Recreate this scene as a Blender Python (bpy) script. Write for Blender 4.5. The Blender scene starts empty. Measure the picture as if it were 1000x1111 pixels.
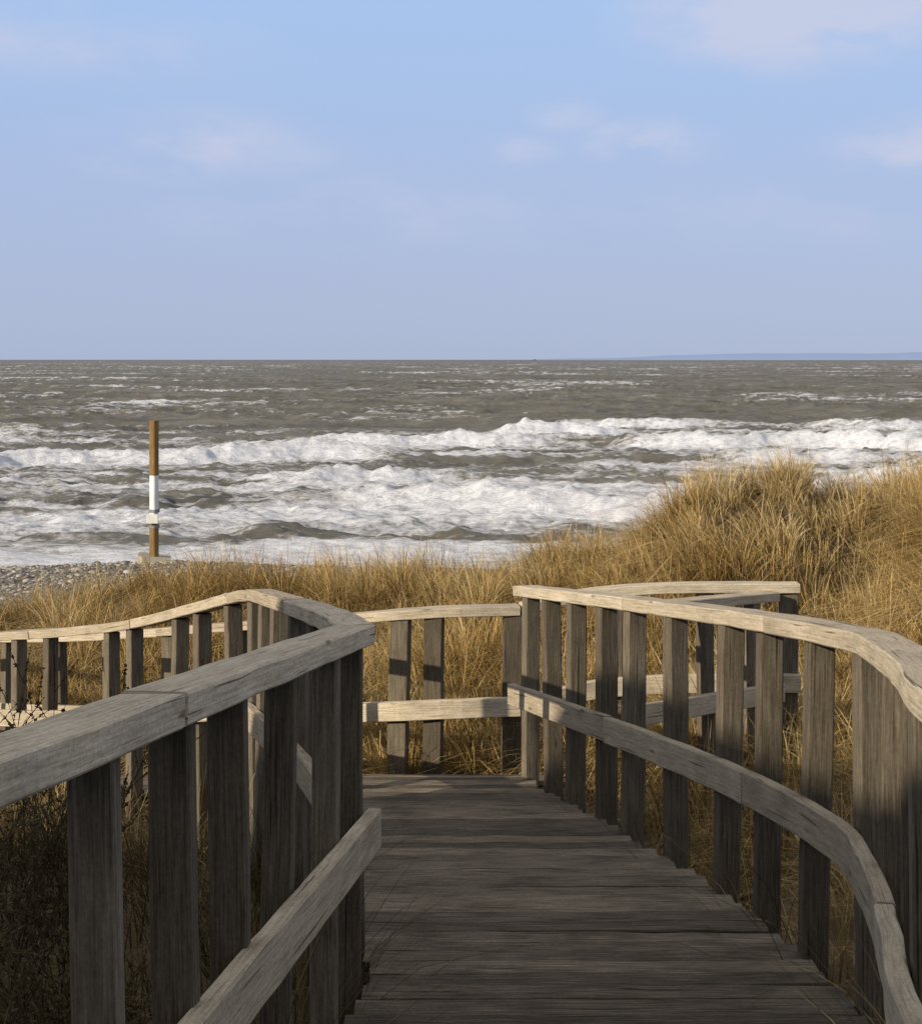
import bpy, math, random
import numpy as np
from mathutils import Vector
random.seed(7); rng=np.random.default_rng(7)
EYE=6.0
scene=bpy.context.scene
# ---------------------------------------------------------------- helpers
def link(o,parent=None):
    scene.collection.objects.link(o)
    if parent: o.parent=parent
    return o
def empty(name):
    e=bpy.data.objects.new(name,None); e.empty_display_size=.2
    return link(e)
def hash2(ix,iy,seed):
    n=(ix.astype(np.int64)*374761393+iy.astype(np.int64)*668265263+seed*1274126177)&0xffffffff
    n=((n^(n>>13))*1274126177)&0xffffffff
    n=(n^(n>>16))&0xffffffff
    return n/4294967295.0
def vnoise(x,y,seed=0):
    ix=np.floor(x);iy=np.floor(y);fx=x-ix;fy=y-iy
    fx=fx*fx*fx*(fx*(fx*6-15)+10);fy=fy*fy*fy*(fy*(fy*6-15)+10)
    a=hash2(ix,iy,seed);b=hash2(ix+1,iy,seed);c=hash2(ix,iy+1,seed);d=hash2(ix+1,iy+1,seed)
    return (a*(1-fx)+b*fx)*(1-fy)+(c*(1-fx)+d*fx)*fy
def fbm(x,y,o=4,seed=0):
    s=0;a=.5;t=0
    for i in range(o):
        s=s+a*vnoise(x*2**i+i*17.3,y*2**i-i*9.1,seed+i);t+=a;a*=.5
    return s/t
def sstep(a,b,x):
    t=np.clip((x-a)/(b-a),0,1);return t*t*(3-2*t)
def mesh_np(name,V,F,attrs=None,smooth=False,colors=None):
    me=bpy.data.meshes.new(name)
    nv=len(V);nf=len(F);k=F.shape[1]
    me.vertices.add(nv);me.vertices.foreach_set('co',V.astype(np.float32).ravel())
    me.loops.add(nf*k);me.loops.foreach_set('vertex_index',F.astype(np.int32).ravel())
    me.polygons.add(nf);me.polygons.foreach_set('loop_start',np.arange(0,nf*k,k,dtype=np.int32))
    if smooth: me.polygons.foreach_set('use_smooth',np.ones(nf,dtype=bool))
    me.update(calc_edges=True)
    for n,a in (attrs or {}).items():
        at=me.attributes.new(n,'FLOAT','POINT');at.data.foreach_set('value',a.astype(np.float32))
    for n,a in (colors or {}).items():
        at=me.attributes.new(n,'FLOAT_COLOR','POINT')
        at.data.foreach_set('color',np.concatenate([a,np.ones((len(a),1))],1).astype(np.float32).ravel())
    return bpy.data.objects.new(name,me)
# ---------------------------------------------------------------- node helper
class NT:
    def __init__(s,name):
        s.m=bpy.data.materials.new(name);s.m.use_nodes=True;s.t=s.m.node_tree
        s.b=s.t.nodes['Principled BSDF'];s.out=s.t.nodes['Material Output']
    def n(s,ty,**kw):
        nd=s.t.nodes.new(ty)
        for k,v in kw.items():
            if k.startswith('i_'):
                key=k[2:]; key=int(key) if key.isdigit() else key
                nd.inputs[key].default_value=v
            else: setattr(nd,k,v)
        return nd
    def l(s,a,b): s.t.links.new(a,b)
    def ramp(s,fac,stops,interp='LINEAR'):
        r=s.n('ShaderNodeValToRGB');r.color_ramp.interpolation=interp
        e=r.color_ramp.elements
        while len(e)<len(stops): e.new(.5)
        for el,(p,c) in zip(e,stops):
            el.position=p;el.color=(*c,1) if len(c)==3 else c
        s.l(fac,r.inputs[0]);return r.outputs[0]
    def mix(s,f,a,b,mode='MIX'):
        m=s.n('ShaderNodeMix',data_type='RGBA',blend_type=mode)
        for sock,v in ((m.inputs[0],f),(m.inputs[6],a),(m.inputs[7],b)):
            if hasattr(v,'is_output'): s.l(v,sock)
            else: sock.default_value=v if not isinstance(v,tuple) or len(v)==4 else (*v,1)
        return m.outputs[2]
    def math(s,op,a,b=None,c=None,clamp=False):
        m=s.n('ShaderNodeMath',operation=op,use_clamp=clamp)
        for i,v in enumerate((a,b,c)):
            if v is None: continue
            if hasattr(v,'is_output'): s.l(v,m.inputs[i])
            else: m.inputs[i].default_value=v
        return m.outputs[0]
def wood(name,dark,mid,light,rough=.88,stain=.5,tlo=.7,thi=1.2):
    N=NT(name)
    uv=N.n('ShaderNodeUVMap',uv_map='UVMap')
    def mapd(sx_,sy_):
        m=N.n('ShaderNodeMapping');m.inputs['Scale'].default_value=(sx_,sy_,1);N.l(uv.outputs[0],m.inputs[0]);return m.outputs[0]
    g=N.n('ShaderNodeTexNoise',i_Scale=1.0,i_Detail=6,i_Roughness=.7,i_Distortion=.25);N.l(mapd(5,140),g.inputs['Vector'])
    col=N.ramp(g.outputs[0],[(.3,dark),(.5,mid),(.7,light)])
    st=N.n('ShaderNodeTexNoise',i_Scale=1.0,i_Detail=5,i_Roughness=.65);N.l(mapd(3.5,9),st.inputs['Vector'])
    sf=N.ramp(st.outputs[0],[(.33,(.50,.47,.43)),(.5,(.92,.90,.88)),(.66,(1.18,1.16,1.12))])
    col=N.mix(stain,col,sf,'MULTIPLY')
    sp_=N.n('ShaderNodeTexNoise',i_Scale=1.0,i_Detail=4,i_Roughness=.8);N.l(mapd(60,90),sp_.inputs['Vector'])
    col=N.mix(.6,col,N.ramp(sp_.outputs[0],[(.35,(.6,.57,.53)),(.6,(1.08,1.08,1.06))]),'MULTIPLY')
    vo=N.n('ShaderNodeTexVoronoi',i_Scale=1.0);N.l(mapd(2.6,11),vo.inputs['Vector'])
    kn=N.ramp(vo.outputs['Distance'],[(.05,(.28,.22,.17)),(.11,(1,1,1))])
    col=N.mix(.75,col,kn,'MULTIPLY')
    ck=N.n('ShaderNodeTexNoise',i_Scale=1.0,i_Detail=3,i_Distortion=.2);N.l(mapd(1.6,75),ck.inputs['Vector'])
    cr=N.ramp(ck.outputs[0],[(.31,(.15,.13,.11)),(.355,(1,1,1))])
    col=N.mix(.85,col,cr,'MULTIPLY')
    at=N.n('ShaderNodeAttribute',attribute_name='tint')
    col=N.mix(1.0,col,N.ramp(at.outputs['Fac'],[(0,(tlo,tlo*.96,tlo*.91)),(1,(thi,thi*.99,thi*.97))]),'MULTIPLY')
    N.l(col,N.b.inputs['Base Color']);N.b.inputs['Roughness'].default_value=rough
    N.b.inputs['Specular IOR Level'].default_value=.2
    h=N.math('ADD',N.math('MULTIPLY',g.outputs[0],.8),N.math('MULTIPLY',cr,.8))
    bp=N.n('ShaderNodeBump',i_Strength=.5,i_Distance=.004);N.l(h,bp.inputs['Height']);N.l(bp.outputs[0],N.b.inputs['Normal'])
    return N.m
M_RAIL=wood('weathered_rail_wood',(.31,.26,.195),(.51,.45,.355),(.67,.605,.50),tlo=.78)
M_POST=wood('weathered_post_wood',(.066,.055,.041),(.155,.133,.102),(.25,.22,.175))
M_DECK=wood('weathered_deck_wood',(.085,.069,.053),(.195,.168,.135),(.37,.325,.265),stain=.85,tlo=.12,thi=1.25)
# ---------------------------------------------------------------- mesh builder (uv + tint)
class MB:
    def __init__(s): s.v=[];s.f=[];s.uv=[];s.t=[]
    def sweep(s,pts,w,h,cf=.008,side=None,tint=None,twist=0.0,wob=0.0,dirty=False):
        pts=[Vector(p) for p in pts];n=len(pts)
        tint=random.random() if tint is None else tint
        pr=[(-w/2+cf,-h/2),(w/2-cf,-h/2),(w/2,-h/2+cf),(w/2,h/2-cf),(w/2-cf,h/2),(-w/2+cf,h/2),(-w/2,h/2-cf),(-w/2,-h/2+cf)]
        per=[0];
        for i in range(8):
            a=pr[i];b=pr[(i+1)%8];per.append(per[-1]+math.hypot(a[0]-b[0],a[1]-b[1]))
        uo=random.uniform(0,50);vo=random.uniform(0,50)
        base=len(s.v);L=0;Ls=[]
        for i,p in enumerate(pts):
            T=(pts[min(i+1,n-1)]-pts[max(i-1,0)]).normalized()
            S=Vector(side).normalized() if side is not None else T.cross(Vector((0,0,1))).normalized()
            S=(S-T*S.dot(T)).normalized()
            U=S.cross(T).normalized()
            if i>0: L+=(p-pts[i-1]).length
            Ls.append(L)
            ca,sa=math.cos(twist),math.sin(twist)
            jw=Vector((random.uniform(-wob,wob) for _ in range(3))) if wob else Vector((0,0,0))
            for j,(a,b) in enumerate(pr):
                a2=a*ca-b*sa;b2=a*sa+b*ca
                s.v.append(p+S*a2+U*b2+jw)
                s.t.append(tint if (not dirty or j in (4,5)) else 0.0)  # sides and underside painted dark as shade in the gaps between boards
        for i in range(n-1):
            for j in range(8):
                k=(j+1)%8
                s.f.append((base+i*8+j,base+i*8+k,base+(i+1)*8+k,base+(i+1)*8+j))
                s.uv+=[(uo+Ls[i],vo+per[j]),(uo+Ls[i],vo+per[j+1]),(uo+Ls[i+1],vo+per[j+1]),(uo+Ls[i+1],vo+per[j])]
        for end,i in ((0,0),(1,n-1)):
            idx=[base+i*8+j for j in range(8)]
            order=list(range(8))
            if not end: idx=idx[::-1];order=order[::-1]
            s.f.append(tuple(idx))
            s.uv+=[(uo+pr[j][0]*.3,vo+pr[j][1]) for j in order]
    def obj(s,name,mat,parent=None):
        me=bpy.data.meshes.new(name);me.from_pydata([tuple(v) for v in s.v],[],s.f)
        uvl=me.uv_layers.new(name='UVMap');uvl.data.foreach_set('uv',np.array(s.uv,dtype=np.float32).ravel())
        at=me.attributes.new('tint','FLOAT','POINT');at.data.foreach_set('value',np.array(s.t,dtype=np.float32))
        me.materials.append(mat);me.update()
        import bmesh
        bm=bmesh.new();bm.from_mesh(me);bmesh.ops.recalc_face_normals(bm,faces=bm.faces);bm.to_mesh(me);bm.free()
        return link(bpy.data.objects.new(name,me),parent)
def catmull(P,per=10):
    P=[Vector(p) for p in P];out=[]
    for i in range(len(P)-1):
        p0=P[i-1] if i>0 else P[0]*2-P[1];p1=P[i];p2=P[i+1];p3=P[i+2] if i+2<len(P) else P[-1]*2-P[-2]
        for k in range(per):
            t=k/per
            out.append(.5*((2*p1)+(p2-p0)*t+(2*p0-5*p1+4*p2-p3)*t*t+(3*p1-p0-3*p2+p3)*t**3))
    out.append(P[-1]);return out
def deckz(y):
    return -1.37-.13*y if y<7.9 else -2.397-.28*(y-7.9)
# ---------------------------------------------------------------- fences (top-of-rail lines, eye relative)
def rz(y): return -(.27+.13*y)
LEFT=[(-.93,-3.2,rz(-3.2)),(-.86,-1,rz(-1)),(-.78,.4,rz(.4)),(-.60,1.85,rz(1.85)),(-.504,2.75,rz(2.75)),(-.333,4.35,rz(4.35))]
LEFT2=[(-.333,4.35,rz(4.35)),(-.45,5.0,-.92),(-.62,5.7,-1.01),(-.88,6.6,-1.12),(-1.13,7.4,-1.235),(-1.56,8.2,-1.45),(-2.1,9.0,-1.69),(-2.75,9.75,-1.89),(-3.43,10.4,-2.05),(-4.4,11.4,-2.3),(-5.6,12.6,-2.6)]
RIGHT=[(1.05,-3.2,rz(-3.2)),(.95,-1,rz(-1)),(.84,.6,rz(.6)),(.79,1.6,rz(1.6)),(.89,2.5,rz(2.5)),(1.02,3.04,rz(3.04)),(1.15,3.7,rz(3.7)),(1.20,4.2,rz(4.2)),(1.10,5.14,rz(5.14)),(.88,6.15,rz(6.15)),(.62,7.15,rz(7.15)),(.36,8.1,rz(8.1))]
BACK=[(-5.9,14.0,-2.72),(-4.6,12.6,-2.5),(-3.17,11.2,-2.22),(-1.55,9.9,-1.88),(-.69,9.0,-1.65),(-.15,8.8,-1.575),(.37,8.85,-1.57)]
BACK2=[(.39,8.86,-1.565),(.9,9.0,-1.49),(1.5,9.02,-1.46),(2.2,9.02,-1.46)]
SIDE=[(1.0,8.1,-1.43),(2.02,8.93,-1.50)]
def atY(curve,val,axis=1):
    for a,b in zip(curve,curve[1:]):
        if (a[axis]-val)*(b[axis]-val)<=0 and abs(a[axis]-b[axis])>1e-9:
            t=(val-a[axis])/(b[axis]-a[axis]);p=a.lerp(b,t);return p,(b-a).normalized()
    return None
def W(p): return Vector((p[0],p[1],p[2]+EYE))
def fence(pts,posts,midside,axis=1,postlen=1.45,seg=1.7,toph=.06,topw=.12,midoff=.57,pw=.09,pa=.078):
    e=empty('wooden_fence')
    C=[W(p) for p in catmull(pts,8)]
    tot=[0]
    for a,b in zip(C,C[1:]): tot.append(tot[-1]+(b-a).length)
    def pt(s):
        s=max(0,min(tot[-1],s))
        for i in range(len(C)-1):
            if s<=tot[i+1]+1e-9:
                return C[i].lerp(C[i+1],(s-tot[i])/max(1e-9,tot[i+1]-tot[i]))
        return C[-1]
    top=MB();mid=MB();po=MB()
    for mb,drop,ww,hh,off,g in ((top,toph/2,topw,toph,0,.006),(mid,midoff+.065,.045,.12,midside*(pw/2+.026),.006)):
        n=max(1,round(tot[-1]/seg));s0=0
        for k in range(n):
            s1=tot[-1] if k==n-1 else (k+1)*tot[-1]/n+random.uniform(-.2,.2)
            m=max(2,int((s1-s0)/.12));dz=random.uniform(-.004,.004)
            L=[]
            for i in range(m+1):
                s=s0+g/2+(s1-s0-g)*i/m;p=pt(s);q=(pt(s+.03)-pt(s-.03)).normalized()
                S=q.cross(Vector((0,0,1))).normalized()
                L.append(p+S*(off+dz)+Vector((0,0,-drop+dz)))
            mb.sweep(L,ww,hh,cf=.0045,twist=random.uniform(-.03,.03),wob=.0015)
            s0=s1
    Cr=[Vector(c) for c in C]
    for v in posts:
        r=atY(Cr,v,axis)
        if r is None: continue
        p,T=r;S=T.cross(Vector((0,0,1))).normalized()
        ang=random.uniform(-.12,.12);S2=(S*math.cos(ang)+Vector((T.x,T.y,0)).normalized()*math.sin(ang)).normalized()
        topz=p.z-toph-.001
        a=Vector((p.x+random.uniform(-.006,.006),p.y,topz))
        ln=Vector((random.uniform(-.03,.03),random.uniform(-.02,.02),0))
        b=a+Vector((0,0,-postlen))+ln
        m=[a.lerp(b,i/4) for i in range(5)]
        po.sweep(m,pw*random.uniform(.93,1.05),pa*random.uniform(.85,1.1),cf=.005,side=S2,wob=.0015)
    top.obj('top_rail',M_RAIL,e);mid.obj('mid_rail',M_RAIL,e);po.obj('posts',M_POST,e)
    return e
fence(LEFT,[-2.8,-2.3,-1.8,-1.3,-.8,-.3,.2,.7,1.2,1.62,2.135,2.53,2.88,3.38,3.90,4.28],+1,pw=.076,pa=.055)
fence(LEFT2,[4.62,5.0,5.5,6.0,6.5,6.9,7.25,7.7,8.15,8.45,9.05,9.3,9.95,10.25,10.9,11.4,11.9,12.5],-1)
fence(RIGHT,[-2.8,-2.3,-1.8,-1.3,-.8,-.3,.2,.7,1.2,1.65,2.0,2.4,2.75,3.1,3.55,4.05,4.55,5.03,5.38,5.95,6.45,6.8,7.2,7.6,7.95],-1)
fence(BACK,[-5.6,-5.0,-4.4,-3.9,-3.3,-2.75,-2.2,-1.6,-1.15,-.78,-.38,-.17,.33],+1,axis=0,postlen=1.25,pw=.08,pa=.115)
fence(BACK2,[.43,1.0,1.6,2.13],+1,axis=0,postlen=1.3,pw=.08,pa=.115)
fence(SIDE,[1.03,1.5,1.85],+1,axis=0,postlen=1.3,topw=.1)
# ---------------------------------------------------------------- boardwalk
lc=[Vector(p) for p in catmull(LEFT,8)]+[Vector(p) for p in catmull(LEFT2,8)][1:]
rc=[Vector(p) for p in catmull(RIGHT,8)]
def xL(y): 
    r=atY(lc,y);return r[0].x
def xR(y):
    r=atY(rc,y);return r[0].x if r else .36
bw=empty('boardwalk');pl=MB();be=MB()
y=-3.1
while y<8.72:
    wd=random.uniform(.085,.125)
    a=xL(y)+.055+random.uniform(-.015,.01);b=xR(y)-.05+random.uniform(-.02,.02)
    if y>8.0: b=.5
    z=deckz(y)+EYE-.02+random.uniform(-.003,.003);sk=random.uniform(-.012,.012)
    n=10;bow=random.uniform(-.005,.005);ph_=random.uniform(0,6)
    L=[(a+(b-a)*i/n,y+sk*(i/n-.5)*2+bow*math.sin(i*.8+ph_),z+random.uniform(-.0015,.0015)) for i in range(n+1)]
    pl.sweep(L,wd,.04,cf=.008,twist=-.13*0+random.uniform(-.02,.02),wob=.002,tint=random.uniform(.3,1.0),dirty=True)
    y+=wd+random.choice((.010,.016,.022,.034))
inner=[Vector(p) for p in catmull(LEFT2[4:],10)];outer=[Vector(p) for p in catmull(BACK[::-1][1:],10)]
def resample(C,n):
    t=[0]
    for a,b in zip(C,C[1:]): t.append(t[-1]+(b-a).length)
    out=[];j=0
    for i in range(n+1):
        s=t[-1]*i/n
        while j<len(C)-2 and t[j+1]<s: j+=1
        out.append(C[j].lerp(C[j+1],(s-t[j])/(t[j+1]-t[j])))
    return out
n=44;A=resample(inner,n);B=resample(outer,n)
for i in range(n+1):
    a=A[i]+Vector((0,0,EYE-1.09-.05));b=B[i]+Vector((0,0,EYE-1.09-.05));d=(b-a).normalized()
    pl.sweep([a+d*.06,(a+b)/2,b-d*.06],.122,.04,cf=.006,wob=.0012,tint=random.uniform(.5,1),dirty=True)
for off in (.12,.5,.88):
    L=[]
    for k in range(24):
        yy=-3+k*11.5/23;x=xL(yy)+(xR(yy)-xL(yy))*off if yy<8 else xL(yy)+(.36-xL(yy))*off
        L.append((x,yy,deckz(yy)+EYE-.135))
    be.sweep(L,.07,.16)
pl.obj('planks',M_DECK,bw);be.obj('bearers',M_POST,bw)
# ---------------------------------------------------------------- terrain
CP=[(0,-3,-1.4),(0,0,-1.8),(.3,2,-2.0),(.4,4,-2.3),(.2,6,-2.6),(-.3,8,-2.85),(-1.2,8.7,-3.0),
(-1.5,3,-1.95),(-3,4,-2.1),(-5,6,-2.4),(-1.6,5.5,-2.3),(-2.2,7.2,-2.6),(-3.4,8.8,-3.1),(-2.2,9.7,-3.15),(-3.5,11.2,-3.55),(-5,12.5,-3.85),(-6,10,-3.3),(-2,0,-1.5),(-4,0,-1.5),
(-4.2,13.6,-3.6),(-2,12.2,-3.2),(-.8,10.8,-3.0),(-6.5,15,-3.75),
(-5.3,16,-3.22),(-4.2,16,-3.00),(-3.4,16,-2.86),(-2.6,16,-2.80),(-.85,16,-2.90),(.6,15,-2.54),(1.74,14.5,-2.22),(2.3,14,-1.76),(2.9,13.8,-1.30),(3.6,14.2,-1.40),(4.8,14.2,-1.5),(6.5,14,-1.5),(9,14,-1.6),
(0,10,-2.93),(0,12.3,-2.85),(1.5,10,-2.75),(1.3,12,-2.7),(2.6,12.5,-2.0),(3.55,12.9,-2.45),(3.45,11.9,-2.65),(4.4,12.4,-1.75),(4.5,11.4,-1.9),(3.5,10.5,-2.55),(5,10.5,-2.0),(6,12,-1.7),
(2.2,8,-2.5),(3.3,8,-2.35),(5,8,-2.0),(2.2,5,-2.1),(2.2,2.5,-1.7),(4,4,-1.7),(3,0,-1.2),(6,4,-1.4),(7,8,-1.7),
(-8,17,-4.0),(-10,13,-3.7),(-9,7,-2.9),(-8,0,-2),
(-6,20,-4.05),(-2,20,-3.7),(2,19,-3.2),(6,19,-2.8),(10,19,-2.9),(-12,22,-4.25),(0,24,-4.2),(8,24,-4.0),
(-14,30,-4.6),(-6.9,31,-4.55),(0,31,-4.7),(10,31,-4.7),(0,-15,-1.5),(12,-10,-1),(-12,-10,-1.8),(14,6,-1.6),(16,14,-1.9)]
for X in (-140,-90,-50,-25,-10,0,10,25,50,90,140):
    CP+=[(X,38.4,-6.0),(X,60,-8.5)]
for X in (-140,-90,-50,-25,25,50,90,140):
    CP+=[(X,30,-4.6),(X,15,-2.4),(X,-10,-1.4),(X,-60,-1),(X,-140,-1)]
CP=np.array(CP,float)
def ker(d2): return np.sqrt(d2+.5)
D=((CP[:,None,:2]-CP[None,:,:2])**2).sum(-1)
nC=len(CP);A_=np.zeros((nC+3,nC+3));A_[:nC,:nC]=ker(D)-0.02*np.eye(nC);A_[:nC,nC]=1;A_[:nC,nC+1:]=CP[:,:2];A_[nC,:nC]=1;A_[nC+1:,:nC]=CP[:,:2].T
wts=np.linalg.solve(A_,np.concatenate([CP[:,2],[0,0,0]]))
SAZ=math.radians(-55);SEL=math.radians(22)
sx,sy=math.sin(SAZ),-math.cos(SAZ);tx,ty=math.cos(SAZ),math.sin(SAZ)
def terrain(x,y):
    x=np.asarray(x,float);y=np.asarray(y,float);sh=x.shape
    x=x.ravel();y=y.ravel();z=np.zeros_like(x)
    for i in range(0,len(x),20000):
        d=(x[i:i+20000,None]-CP[None,:,0])**2+(y[i:i+20000,None]-CP[None,:,1])**2
        z[i:i+20000]=ker(d)@wts[:nC]+wts[nC]+wts[nC+1]*x[i:i+20000]+wts[nC+2]*y[i:i+20000]
    dune=sstep(24,17,y)
    z+=(fbm(x*1.3,y*1.3,3,3)-.5)*(.10+.55*dune*sstep(9.3,10.6,y))
    z+=(fbm(x*5,y*5,3,5)-.5)*.04
    u=x*sx+y*sy;v=x*tx+y*ty
    ridge=np.exp(-((u-8)/2.6)**2)*sstep(-9.5,-5,v)*sstep(40,30,v)  # unseen ridge behind the camera, shaped to throw shade on the near boardwalk
    tgt=3.45+(fbm(v*.35,v*0+2.2,3,11)-.5)*.6
    z=z+(tgt-z)*ridge
    return (z+EYE).reshape(sh)
def axis_coords(lo,a,b,hi,step,nout):
    t=np.linspace(0,1,nout)**2
    return np.unique(np.round(np.concatenate([a-(a-lo)*t,np.arange(a,b,step),b+(hi-b)*t]),4))
gx=axis_coords(-200,-13,14,200,.13,50);gy=axis_coords(-200,-12,20,70,.13,60)
GX,GY=np.meshgrid(gx,gy);GZ=terrain(GX,GY)
nx=len(gx);ny=len(gy)
I=np.arange(nx*ny).reshape(ny,nx)
F=np.stack([I[:-1,:-1],I[:-1,1:],I[1:,1:],I[1:,:-1]],-1).reshape(-1,4)
ground=mesh_np('dune_ground',np.stack([GX,GY,GZ],-1).reshape(-1,3),F,smooth=True)
N=NT('sand_and_shingle')
geo=N.n('ShaderNodeNewGeometry');sp=N.n('ShaderNodeSeparateXYZ');N.l(geo.outputs['Position'],sp.inputs[0])
n1=N.n('ShaderNodeTexNoise',i_Scale=3.0,i_Detail=6);N.l(geo.outputs['Position'],n1.inputs['Vector'])
n2=N.n('ShaderNodeTexNoise',i_Scale=40.0,i_Detail=5);N.l(geo.outputs['Position'],n2.inputs['Vector'])
dc=N.ramp(n1.outputs[0],[(.3,(.08,.055,.028)),(.55,(.17,.12,.06)),(.75,(.26,.19,.10))])
dc=N.mix(.5,dc,N.ramp(n2.outputs[0],[(.35,(.35,.33,.3)),(.65,(1.2,1.2,1.2))]),'MULTIPLY')
vo=N.n('ShaderNodeTexVoronoi',i_Scale=14.0);N.l(geo.outputs['Position'],vo.inputs['Vector'])
pc=N.ramp(vo.outputs['Color'],[(.1,(.13,.12,.105)),(.45,(.24,.215,.18)),(.75,(.33,.30,.25)),(.95,(.45,.42,.37))])
pe=N.ramp(vo.outputs['Distance'],[(.3,(1,1,1)),(.75,(.35,.33,.3))])
pc=N.mix(1.0,pc,pe,'MULTIPLY')
bf=N.math('MULTIPLY_ADD',sp.outputs['Y'],1/3,-20/3,clamp=True)
N.l(N.mix(bf,dc,pc),N.b.inputs['Base Color']);N.b.inputs['Roughness'].default_value=.95
bp=N.n('ShaderNodeBump',i_Strength=.8,i_Distance=.04);N.l(n2.outputs[0],bp.inputs['Height']);N.l(bp.outputs[0],N.b.inputs['Normal'])
ground.data.materials.append(N.m);link(ground)
# ---------------------------------------------------------------- grass
lcx=np.array([p.x for p in lc]);lcy=np.array([p.y for p in lc]);rcx=np.array([p.x for p in rc]);rcy=np.array([p.y for p in rc])
brA=np.array([(a.x,a.y) for a in A]);brB=np.array([(b.x,b.y) for b in B]);brC=(brA+brB)/2
def onpath(x,y,m=.0):
    l=np.interp(y,lcy,lcx);r=np.interp(y,rcy,rcx);r=np.where(y>8.0,.5,r)
    p=(x>l+.02-m)&(x<r-.02+m)&(y<8.75+m)
    d=np.min((x[:,None]-brC[None,:,0])**2+(y[:,None]-brC[None,:,1])**2,1)
    return p|(d<(.66+m)**2)
def blades(cx,cy,nb,hmin,hmax,rad,width,wind,seed,colset,spread=1.0,windvar=5.0,windamt=.55):
    r=np.random.default_rng(seed);nc=len(cx)
    hc=r.uniform(hmin,hmax,nc)*(.55+.9*fbm(cx*1.1,cy*1.1,3,seed))
    sprc=r.uniform(.5,1.5,nc)*spread
    nbs=np.maximum(6,(nb*r.uniform(.5,1.5,nc)).astype(int))
    ci=np.repeat(np.arange(nc),nbs);n=len(ci)
    ang=r.uniform(0,2*np.pi,n);rr=rad*np.sqrt(r.uniform(0,1,n))
    bx=cx[ci]+rr*np.cos(ang);by=cy[ci]+rr*np.sin(ang)
    keep=~onpath(bx,by,-.03);ci=ci[keep];ang=ang[keep];rr=rr[keep];bx=bx[keep];by=by[keep];n=len(ci)
    bz=terrain(bx,by)-.02
    L=hc[ci]*r.uniform(.45,1.3,n)
    wn=fbm(cx*.7+40,cy*.7,3,seed+9)[ci]+r.normal(0,.10,nc)[ci]
    wa=wind+(wn-.5)*windvar
    k=r.uniform(.3,1.7,n)**1.2
    dx=np.cos(ang)*.6*sprc[ci]+np.cos(wa)*windamt+r.normal(0,.3,n);dy=np.sin(ang)*.6*sprc[ci]+np.sin(wa)*windamt+r.normal(0,.3,n)
    wv=r.uniform(0,2*np.pi,n);px=np.cos(wv);py=np.sin(wv)
    w=width*r.uniform(.5,1.4,n)
    ts=np.array([0,.3,.62,.85,1.0]);wd=np.array([.8,1,.8,.5,.08])
    V=np.zeros((n,5,2,3));T=np.zeros((n,5,2))
    m=np.minimum(1.4,np.hypot(dx,dy))
    for i,t in enumerate(ts):
        q=.12*t+.75*k*t**2;hz=t-.5*k*t**2.4*m
        x=bx+L*dx*q;y=by+L*dy*q;z=bz+L*np.maximum(hz,.02)
        for s,sg in ((0,-1),(1,1)):
            V[:,i,s,0]=x+sg*px*w*wd[i]/2;V[:,i,s,1]=y+sg*py*w*wd[i]/2;V[:,i,s,2]=z
        T[:,i,:]=t
    base=(np.arange(n)*10)[:,None,None]
    q=np.array([[0,1,3,2],[2,3,5,4],[4,5,7,6],[6,7,9,8]])[None]
    F=(base+q).reshape(-1,4)
    cs=np.array(colset);pn=fbm(cx*1.1,cy*1.1,3,seed+4)[ci]
    idx=np.clip(((r.uniform(0,1,n)*.6+pn*1.1-.35)*len(cs)).astype(int),0,len(cs)-1)
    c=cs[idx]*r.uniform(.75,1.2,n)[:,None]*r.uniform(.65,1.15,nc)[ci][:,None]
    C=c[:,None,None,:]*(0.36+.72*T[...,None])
    return V.reshape(-1,3),F,C.reshape(-1,3)
def grass_mat(name):
    N=NT(name);a=N.n('ShaderNodeAttribute',attribute_name='col')
    d=N.n('ShaderNodeBsdfDiffuse');t=N.n('ShaderNodeBsdfTranslucent');N.l(a.outputs['Color'],d.inputs[0]);N.l(a.outputs['Color'],t.inputs[0])
    m=N.n('ShaderNodeMixShader',i_0=.22);N.l(d.outputs[0],m.inputs[1]);N.l(t.outputs[0],m.inputs[2]);N.l(m.outputs[0],N.out.inputs[0]);return N.m
MG=grass_mat('dry_marram_grass')
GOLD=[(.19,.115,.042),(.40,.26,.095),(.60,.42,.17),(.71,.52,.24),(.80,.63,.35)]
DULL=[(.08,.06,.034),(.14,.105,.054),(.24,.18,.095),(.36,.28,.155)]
def scatter(n,xf,y0,y1,seed,thr=0.0,m=.0,fs=.8):
    r=np.random.default_rng(seed);y=r.uniform(y0,y1,n);x=xf(y,r.uniform(0,1,n))
    k=(fbm(x*fs,y*fs,3,seed+2)>thr)&~onpath(x,y,m);return x[k],y[k]
parts=[];WD=math.radians(205)
x,y=scatter(5600,lambda y,t:-(y*.40+1.2)+t*(y*.84+2.6),8.9,17.2,21,.42,.05,1.6);parts.append(blades(x,y,48,.32,.66,.11,.0068,WD,31,GOLD,spread=1.2))
x,y=scatter(1700,lambda y,t:-(y*.40+1.2)+t*(y*.84+2.6),8.9,17.2,26,.2,.05);parts.append(blades(x,y,28,.14,.32,.22,.007,WD,36,GOLD,spread=1.6))
x,y=scatter(300,lambda y,t:-8+t*17,17.2,24,22,.4);parts.append(blades(x,y,30,.3,.5,.15,.009,WD,32,GOLD))
x,y=scatter(620,lambda y,t:1.0+t*(4.5),.5,9,23,.3,.06);parts.append(blades(x,y,36,.3,.6,.12,.005,WD,33,GOLD))
x,y=scatter(900,lambda y,t:-5.5+t*5,.5,10,24,.3,.06);parts.append(blades(x,y,36,.3,.55,.12,.005,WD,34,DULL))
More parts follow.
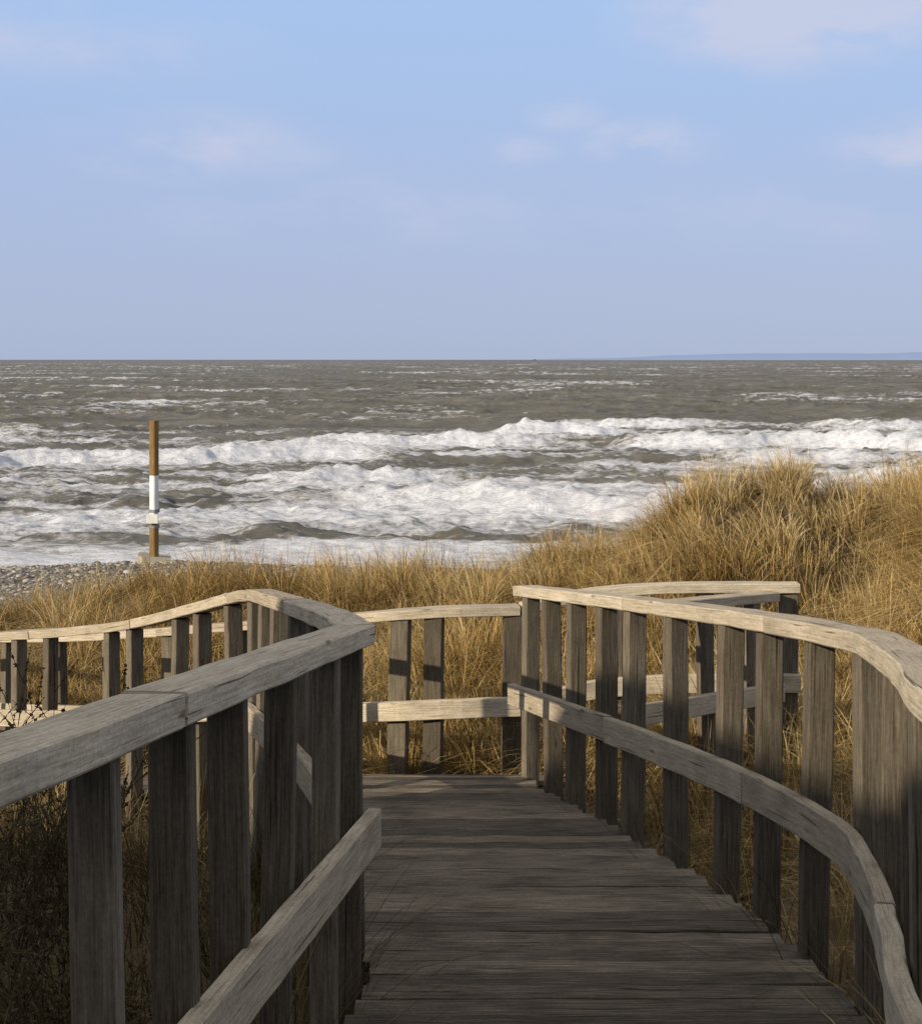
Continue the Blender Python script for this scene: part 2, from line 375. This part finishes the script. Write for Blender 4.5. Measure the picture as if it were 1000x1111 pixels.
x,y=scatter(380,lambda y,t:-14+t*16,-10.5,-1.5,25,.3);k=np.abs(x*sx+y*sy-8)<1.6;parts.append(blades(x[k],y[k],22,.35,.6,.25,.012,WD,35,GOLD))  # tufts added on the unseen ridge crest to soften its shadow edge
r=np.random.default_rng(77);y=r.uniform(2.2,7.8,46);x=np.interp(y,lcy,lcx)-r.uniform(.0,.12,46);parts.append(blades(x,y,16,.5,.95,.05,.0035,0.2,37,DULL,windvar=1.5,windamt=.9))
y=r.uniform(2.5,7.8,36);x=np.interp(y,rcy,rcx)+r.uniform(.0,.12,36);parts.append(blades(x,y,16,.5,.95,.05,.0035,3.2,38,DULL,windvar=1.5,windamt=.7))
off=0;Vs=[];Fs=[];Cs=[]
for V,F,C in parts:
    Vs.append(V);Fs.append(F+off);Cs.append(C);off+=len(V)
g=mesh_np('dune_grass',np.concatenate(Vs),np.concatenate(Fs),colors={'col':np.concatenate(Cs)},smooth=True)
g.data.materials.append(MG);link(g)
print('blades',off//10)
# ---------------------------------------------------------------- shrub by the left fence
def shrub(cx,cy,h,n,seed):
    r=random.Random(seed);V=[];F=[];C=[]
    z0=float(terrain(np.array([cx]),np.array([cy]))[0])
    def tube(a,b,ra,rb,col):
        d=(b-a).normalized();s=d.orthogonal().normalized();t=d.cross(s);i=len(V)
        for p,q in ((a,ra),(b,rb)):
            for k in range(3):
                an=k*2.094;V.append(p+s*math.cos(an)*q+t*math.sin(an)*q);C.append(col)
        for k in range(3): F.append((i+k,i+(k+1)%3,i+3+(k+1)%3,i+3+k))
    def leaf(p,col):
        i=len(V);a=Vector((r.uniform(-1,1),r.uniform(-1,1),r.uniform(-1,1))).normalized();b=a.orthogonal().normalized();L=r.uniform(.006,.014)
        for q in (p-a*L,p-b*L*.5,p+a*L,p+b*L*.5): V.append(q);C.append(col)
        F.append((i,i+1,i+2,i+3))
    for _ in range(n):
        p=Vector((cx+r.gauss(0,.16),cy+r.gauss(0,.16),z0));d=Vector((r.gauss(0,.35),r.gauss(0,.35),1)).normalized();L=h*r.uniform(.6,1.1)
        for k in range(5):
            q=p+d*L/5;c=r.uniform(.7,1.3);tube(p,q,.004*(1-k*.15),.004*(.85-k*.15),(.10*c,.078*c,.05*c))
            if k>0:
                for _ in range(4):
                    dd=(d+Vector((r.gauss(0,.6),r.gauss(0,.6),r.gauss(.1,.3)))).normalized();e=p.lerp(q,r.random());e2=e+dd*h*r.uniform(.08,.2)
                    tube(e,e2,.002,.001,(.09*c,.07*c,.042*c))
                    for _ in range(6): leaf(e.lerp(e2,r.uniform(.3,1)),(.11*c,.088*c,.048*c))
            p=q;d=(d+Vector((r.gauss(0,.15),r.gauss(0,.15),0))).normalized()
    o=mesh_np('dune_shrub',np.array([tuple(v) for v in V]),np.array(F),colors={'col':np.array(C)})
    o.data.materials.append(MG);link(o)
shrub(-1.65,4.9,1.05,46,1);shrub(-2.15,5.6,1.0,44,2);shrub(-1.15,3.4,.6,26,3)
# ---------------------------------------------------------------- pebbles
r=np.random.default_rng(5);n=16000
px=r.uniform(-17,-2,n);py=r.uniform(18,38.5,n);pz=terrain(px,py)
import bmesh
bm=bmesh.new();bmesh.ops.create_icosphere(bm,subdivisions=1,radius=1);bv=np.array([v.co[:] for v in bm.verts]);bf_=np.array([[v.index for v in f.verts] for f in bm.faces]);bm.free()
sz=r.gamma(2.2,.011,n)+.016
S=np.stack([sz*r.uniform(.8,1.5,n),sz*r.uniform(.8,1.3,n),sz*r.uniform(.4,.8,n)],-1)
V=bv[None]*S[:,None,:]*r.uniform(.85,1.15,(n,len(bv),1))
a=r.uniform(0,6.28,n);ca,sa=np.cos(a)[:,None],np.sin(a)[:,None]
V=np.stack([V[...,0]*ca-V[...,1]*sa,V[...,0]*sa+V[...,1]*ca,V[...,2]],-1)+np.stack([px,py,pz],-1)[:,None]
F=(bf_[None]+(np.arange(n)*len(bv))[:,None,None]).reshape(-1,3)
pal=np.array([(.12,.115,.105),(.2,.18,.155),(.27,.24,.2),(.34,.305,.26),(.17,.13,.1),(.38,.35,.31)])
C=np.repeat(pal[r.integers(0,6,n)]*r.uniform(.8,1.2,(n,1)),len(bv),0)
o=mesh_np('beach_pebbles',V.reshape(-1,3),F,colors={'col':C},smooth=True)
N=NT('pebble_stone');at=N.n('ShaderNodeAttribute',attribute_name='col');N.l(at.outputs['Color'],N.b.inputs['Base Color']);N.b.inputs['Roughness'].default_value=.7
o.data.materials.append(N.m);link(o)
# ---------------------------------------------------------------- sea
ys=np.concatenate([np.geomspace(35.5,3000,1100),np.geomspace(3100,45000,30)])
t=np.linspace(-1,1,800)
Y,Tt=np.meshgrid(ys,t,indexing='ij');X=Tt*(Y*.6+14)+Tt**7*(160+Y*.6)
surf=sstep(138,108,Y)
Yw=Y+9*(fbm(X*.022,Y*.02,3,50)-.5)*2+3.0*(fbm(X*.13,Y*.1,3,51)-.5)*2
lam=12.5;ph=Yw/lam;fr=ph-np.floor(ph);cid=np.floor(ph)
amp=sstep(.30,.60,fbm(X*.035+cid*13.7,cid*7.1,3,60))
prof=np.where(fr<.5,np.exp(-((fr-.5)/.085)**2),np.exp(-((fr-.5)/.20)**2))
depth=sstep(38,62,Y)
jag=fbm(X*.9,Y*.9,4,62)
H=surf*depth*(.2+.85*amp)*prof*(.65+.7*jag)
H+=surf*((fbm(X*.45,Y*.8,4,61)-.5)*.7+(fbm(X*1.6,Y*1.9,3,63)-.5)*.34)*sstep(36,50,Y)
far=1-surf
sw=fbm(X*.035,Y*.10,4,70)
chop=fbm(X*.18,Y*.45,4,71)
H+=far*((1-np.abs(2*sw-1))**2*1.1-.55+(1-np.abs(2*chop-1))**2*.8-.3)*np.where(Y>1500,np.clip(1-(Y-1500)/1500,0,1),1)
front=np.exp(-((fr-.42)/.09)**2)
foam=surf*(.51+.62*front*amp+.34*prof*(.3+.7*amp)-.52*np.exp(-((fr-.70)/.10)**2)*(.25+.75*amp)-.60*np.exp(-((fr-.44)/.06)**2)*(1-amp)+1.0*(fbm(X*.08,Y*.26,4,80)-.5)+.16*sstep(75,50,Y))
foam-=surf*.40*sstep(96,128,Y)*(1-amp)
cap=(1-np.abs(2*chop-1))**2
foam+=far*(.02+3.2*np.clip(cap*.55+(1-np.abs(2*sw-1))**2*.25+.6*(fbm(X*.03,Y*.03,3,90)-.5)-.66,0,1))
nyy,nxx=Y.shape;I=np.arange(nxx*nyy).reshape(nyy,nxx)
F=np.stack([I[:-1,:-1],I[:-1,1:],I[1:,1:],I[1:,:-1]],-1).reshape(-1,4)
sea=mesh_np('sea',np.stack([X,Y,H+.02],-1).reshape(-1,3),F,attrs={'foam':foam.ravel()},smooth=True)
N=NT('stormy_sea_water')
at=N.n('ShaderNodeAttribute',attribute_name='foam');geo=N.n('ShaderNodeNewGeometry')
def nz(scale,det,rough,dist=0.0):
    m=N.n('ShaderNodeMapping');m.inputs['Scale'].default_value=scale;N.l(geo.outputs['Position'],m.inputs[0])
    f=N.n('ShaderNodeTexNoise',i_Scale=1.0,i_Detail=det,i_Roughness=rough,i_Distortion=dist);N.l(m.outputs[0],f.inputs['Vector']);return f.outputs[0]
f1=nz((1.5,2.6,2.6),8,.75,.3)
f0=nz((.3,.9,.9),5,.6,.8)
f2=nz((.06,.3,.3),6,.62)
s_=N.math('ADD',at.outputs['Fac'],N.math('MULTIPLY_ADD',f1,1.5,-.75))
s_=N.math('ADD',s_,N.math('MULTIPLY_ADD',f0,1.2,-.6))
mask=N.ramp(s_,[(.34,(0,0,0)),(.44,(.6,.6,.6)),(.58,(1,1,1))])
wc=N.ramp(f2,[(.33,(.100,.095,.080)),(.5,(.150,.142,.120)),(.68,(.215,.204,.175))])
fc=N.ramp(s_,[(.42,(.40,.39,.385)),(.7,(.60,.605,.64)),(.95,(.76,.77,.82))])
fc=N.mix(1.0,fc,N.ramp(f1,[(.38,(.72,.72,.74)),(.54,(1.04,1.04,1.04))]),'MULTIPLY')
N.l(N.mix(mask,wc,fc),N.b.inputs['Base Color'])
N.l(N.math('MULTIPLY_ADD',mask,.35,.55),N.b.inputs['Roughness']);N.b.inputs['Specular IOR Level'].default_value=.2
bh=N.math('ADD',N.math('MULTIPLY',f1,1.3),N.math('MULTIPLY',f0,1.2))
bp=N.n('ShaderNodeBump',i_Strength=.8,i_Distance=.3);N.l(bh,bp.inputs['Height']);N.l(bp.outputs[0],N.b.inputs['Normal'])
sea.data.materials.append(N.m);link(sea)
# ---------------------------------------------------------------- far headland
hx=np.linspace(1000,14000,160);top=(20+85*sstep(1000,5500,hx)+35*(fbm(hx*.0006,hx*0,4,5)-.5)*2)
V=np.concatenate([np.stack([hx,18000+0*hx,-5+0*hx],-1),np.stack([hx,18600+0*hx,top],-1),np.stack([hx,20500+0*hx,-5+0*hx],-1)])
m=len(hx);i=np.arange(m-1);F=np.concatenate([np.stack([i,i+1,i+1+m,i+m],-1),np.stack([i+m,i+1+m,i+1+2*m,i+2*m],-1)])
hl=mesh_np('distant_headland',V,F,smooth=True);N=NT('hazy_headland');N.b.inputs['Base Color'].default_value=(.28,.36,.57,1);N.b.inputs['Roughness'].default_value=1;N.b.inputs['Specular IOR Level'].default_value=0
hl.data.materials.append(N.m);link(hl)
# ---------------------------------------------------------------- marker post
def flat(name,base,var=.35,scale=8):
    N=NT(name);tc=N.n('ShaderNodeTexCoord');mp=N.n('ShaderNodeMapping');mp.inputs['Scale'].default_value=(scale,scale,scale*.35);N.l(tc.outputs['Object'],mp.inputs[0])
    no=N.n('ShaderNodeTexNoise',i_Scale=1.0,i_Detail=7,i_Roughness=.65);N.l(mp.outputs[0],no.inputs['Vector'])
    N.l(N.ramp(no.outputs[0],[(.3,tuple(c*(1-var) for c in base)),(.7,tuple(min(1,c*(1+var)) for c in base))]),N.b.inputs['Base Color']);N.b.inputs['Roughness'].default_value=.8
    return N.m
mp_=empty('beach_marker_post');mx,my=-6.88,31.0;mz=float(terrain(np.array([mx]),np.array([my]))[0])
mp_.location=(mx,my,mz)
OC=flat('rusty_ochre_paint',(.20,.115,.032));WH=flat('white_paint',(.72,.71,.68),.15);CO=flat('concrete',(.38,.33,.24),.3,4);GR=flat('grey_steel',(.2,.2,.2))
def section(name,z0,z1,w,mat):
    b=MB();b.sweep([(0,0,z0),(0,0,(z0+z1)/2),(0,0,z1)],w,w,cf=.02,side=(1,-.55,0));return b.obj(name,mat,mp_)
section('lower_section',.15,.93,.165,OC);section('white_section',.93,1.98,.16,WH);section('upper_section',1.98,3.18,.165,OC)
section('cap',3.18,3.21,.18,OC);section('clamp',1.15,1.22,.2,GR);section('lower_clamp',.80,.86,.2,GR)
b=MB();b.sweep([(0,-.15,.92),(0,-.15,1.12)],.26,.04,cf=.01,side=(1,0,0));b.obj('notice_plate',WH,mp_)
b=MB();b.sweep([(0,0,-.3),(0,0,.05),(.02,0,.17)],.72,.7,cf=.1,side=(1,.2,0),wob=.02);b.obj('concrete_footing',CO,mp_)
b=MB();b.sweep([(.35,-.3,-.2),(.37,-.3,.08)],.35,.3,cf=.08,side=(1,.5,0),wob=.02);b.obj('footing_rock',CO,mp_)
# ---------------------------------------------------------------- light / sky
w=bpy.data.worlds.new('World');scene.world=w;w.use_nodes=True;T=w.node_tree;bg=T.nodes['Background']
def tn(ty): return T.nodes.new(ty)
sk=tn('ShaderNodeTexSky');sk.sky_type='NISHITA';sk.sun_disc=False;sk.sun_elevation=SEL;sk.sun_rotation=math.pi-SAZ;sk.air_density=1.0;sk.dust_density=.6;sk.ozone_density=1.5
tc=tn('ShaderNodeTexCoord');sep=tn('ShaderNodeSeparateXYZ');T.links.new(tc.outputs['Generated'],sep.inputs[0])
rp=tn('ShaderNodeValToRGB');e=rp.color_ramp.elements
st=[(0,(.41,.49,.69)),(.06,(.42,.50,.73)),(.13,(.42,.53,.79)),(.25,(.41,.58,.89)),(.40,(.46,.53,.70)),(.6,(.56,.54,.51))]  # upper stops, above the frame, whitened to fill the shaded areas
while len(e)<len(st): e.new(.5)
for el,(p,c) in zip(e,st): el.position=p;el.color=(*c,1)
T.links.new(sep.outputs['Z'],rp.inputs[0])
sc=tn('ShaderNodeVectorMath');sc.operation='SCALE';sc.inputs['Scale'].default_value=10;T.links.new(rp.outputs[0],sc.inputs[0])
mx_=tn('ShaderNodeMix');mx_.data_type='RGBA';mx_.inputs[0].default_value=.9;T.links.new(sk.outputs[0],mx_.inputs[6]);T.links.new(sc.outputs[0],mx_.inputs[7])
mpp=tn('ShaderNodeMapping');mpp.inputs['Scale'].default_value=(11,11,26);T.links.new(tc.outputs['Generated'],mpp.inputs[0])
cn=tn('ShaderNodeTexNoise');cn.inputs['Scale'].default_value=1.0;cn.inputs['Detail'].default_value=8;cn.inputs['Roughness'].default_value=.55;T.links.new(mpp.outputs[0],cn.inputs['Vector'])
def M(op,a,b=None,c=None):
    m=tn('ShaderNodeMath');m.operation=op
    for i,v in enumerate((a,b,c)):
        if v is None: continue
        if isinstance(v,(int,float)): m.inputs[i].default_value=v
        else: T.links.new(v,m.inputs[i])
    return m.outputs[0]
tot=None
for (cx,cy,wx,wy,am) in [(880,10,210,75,1.25),(700,152,80,38,1.1),(990,160,100,38,1.15),(215,162,170,50,.8),(625,122,70,28,.7),(565,165,60,24,.6),(60,40,260,60,.45),(480,230,480,60,.4),(850,230,260,50,.4)]:
    dx=(cx-500)/1500;dz=(390-cy)/1500;k=1/math.sqrt(1+dx*dx+dz*dz)
    mm=tn('ShaderNodeMapping');sX=1500/wx;sZ=1500/wy
    mm.inputs['Scale'].default_value=(sX,0,sZ);mm.inputs['Location'].default_value=(-dx*k*sX,0,-dz*k*sZ)
    T.links.new(tc.outputs['Generated'],mm.inputs[0])
    ln=tn('ShaderNodeVectorMath');ln.operation='LENGTH';T.links.new(mm.outputs[0],ln.inputs[0])
    mr=tn('ShaderNodeMapRange');mr.interpolation_type='SMOOTHSTEP';mr.inputs['From Min'].default_value=1.3;mr.inputs['From Max'].default_value=0;mr.inputs['To Min'].default_value=0;mr.inputs['To Max'].default_value=am
    T.links.new(ln.outputs['Value'],mr.inputs['Value'])
    tot=mr.outputs[0] if tot is None else M('MAXIMUM',tot,mr.outputs[0])
cl=M('MULTIPLY',tot,M('MULTIPLY_ADD',cn.outputs[0],3.4,-1.0))
clr=tn('ShaderNodeMapRange');clr.interpolation_type='SMOOTHSTEP';clr.inputs['From Min'].default_value=0;clr.inputs['From Max'].default_value=1.0;clr.inputs['To Max'].default_value=.8
T.links.new(cl,clr.inputs['Value'])
mc=tn('ShaderNodeMix');mc.data_type='RGBA';T.links.new(clr.outputs[0],mc.inputs[0]);T.links.new(mx_.outputs[2],mc.inputs[6]);mc.inputs[7].default_value=(5.9,6.2,7.8,1)
T.links.new(mc.outputs[2],bg.inputs[0]);bg.inputs[1].default_value=.1
sd=Vector((sx*math.cos(SEL),sy*math.cos(SEL),math.sin(SEL)))
L=bpy.data.lights.new('sun','SUN');L.energy=4.9;L.angle=math.radians(.5);L.color=(1,.88,.69)
lo=bpy.data.objects.new('sun',L);lo.rotation_euler=(-sd).to_track_quat('-Z','Y').to_euler();lo.location=(-9,-8,15);link(lo)
# ---------------------------------------------------------------- camera
cam=bpy.data.cameras.new('camera');cam.sensor_fit='HORIZONTAL';cam.sensor_width=36;cam.lens=54;cam.shift_y=-.1655;cam.clip_start=.05;cam.clip_end=80000
co=bpy.data.objects.new('camera',cam);co.location=(0,0,EYE);co.rotation_euler=(math.pi/2,0,0);link(co);scene.camera=co
scene.view_settings.view_transform='Standard';scene.view_settings.look='None';scene.view_settings.exposure=0
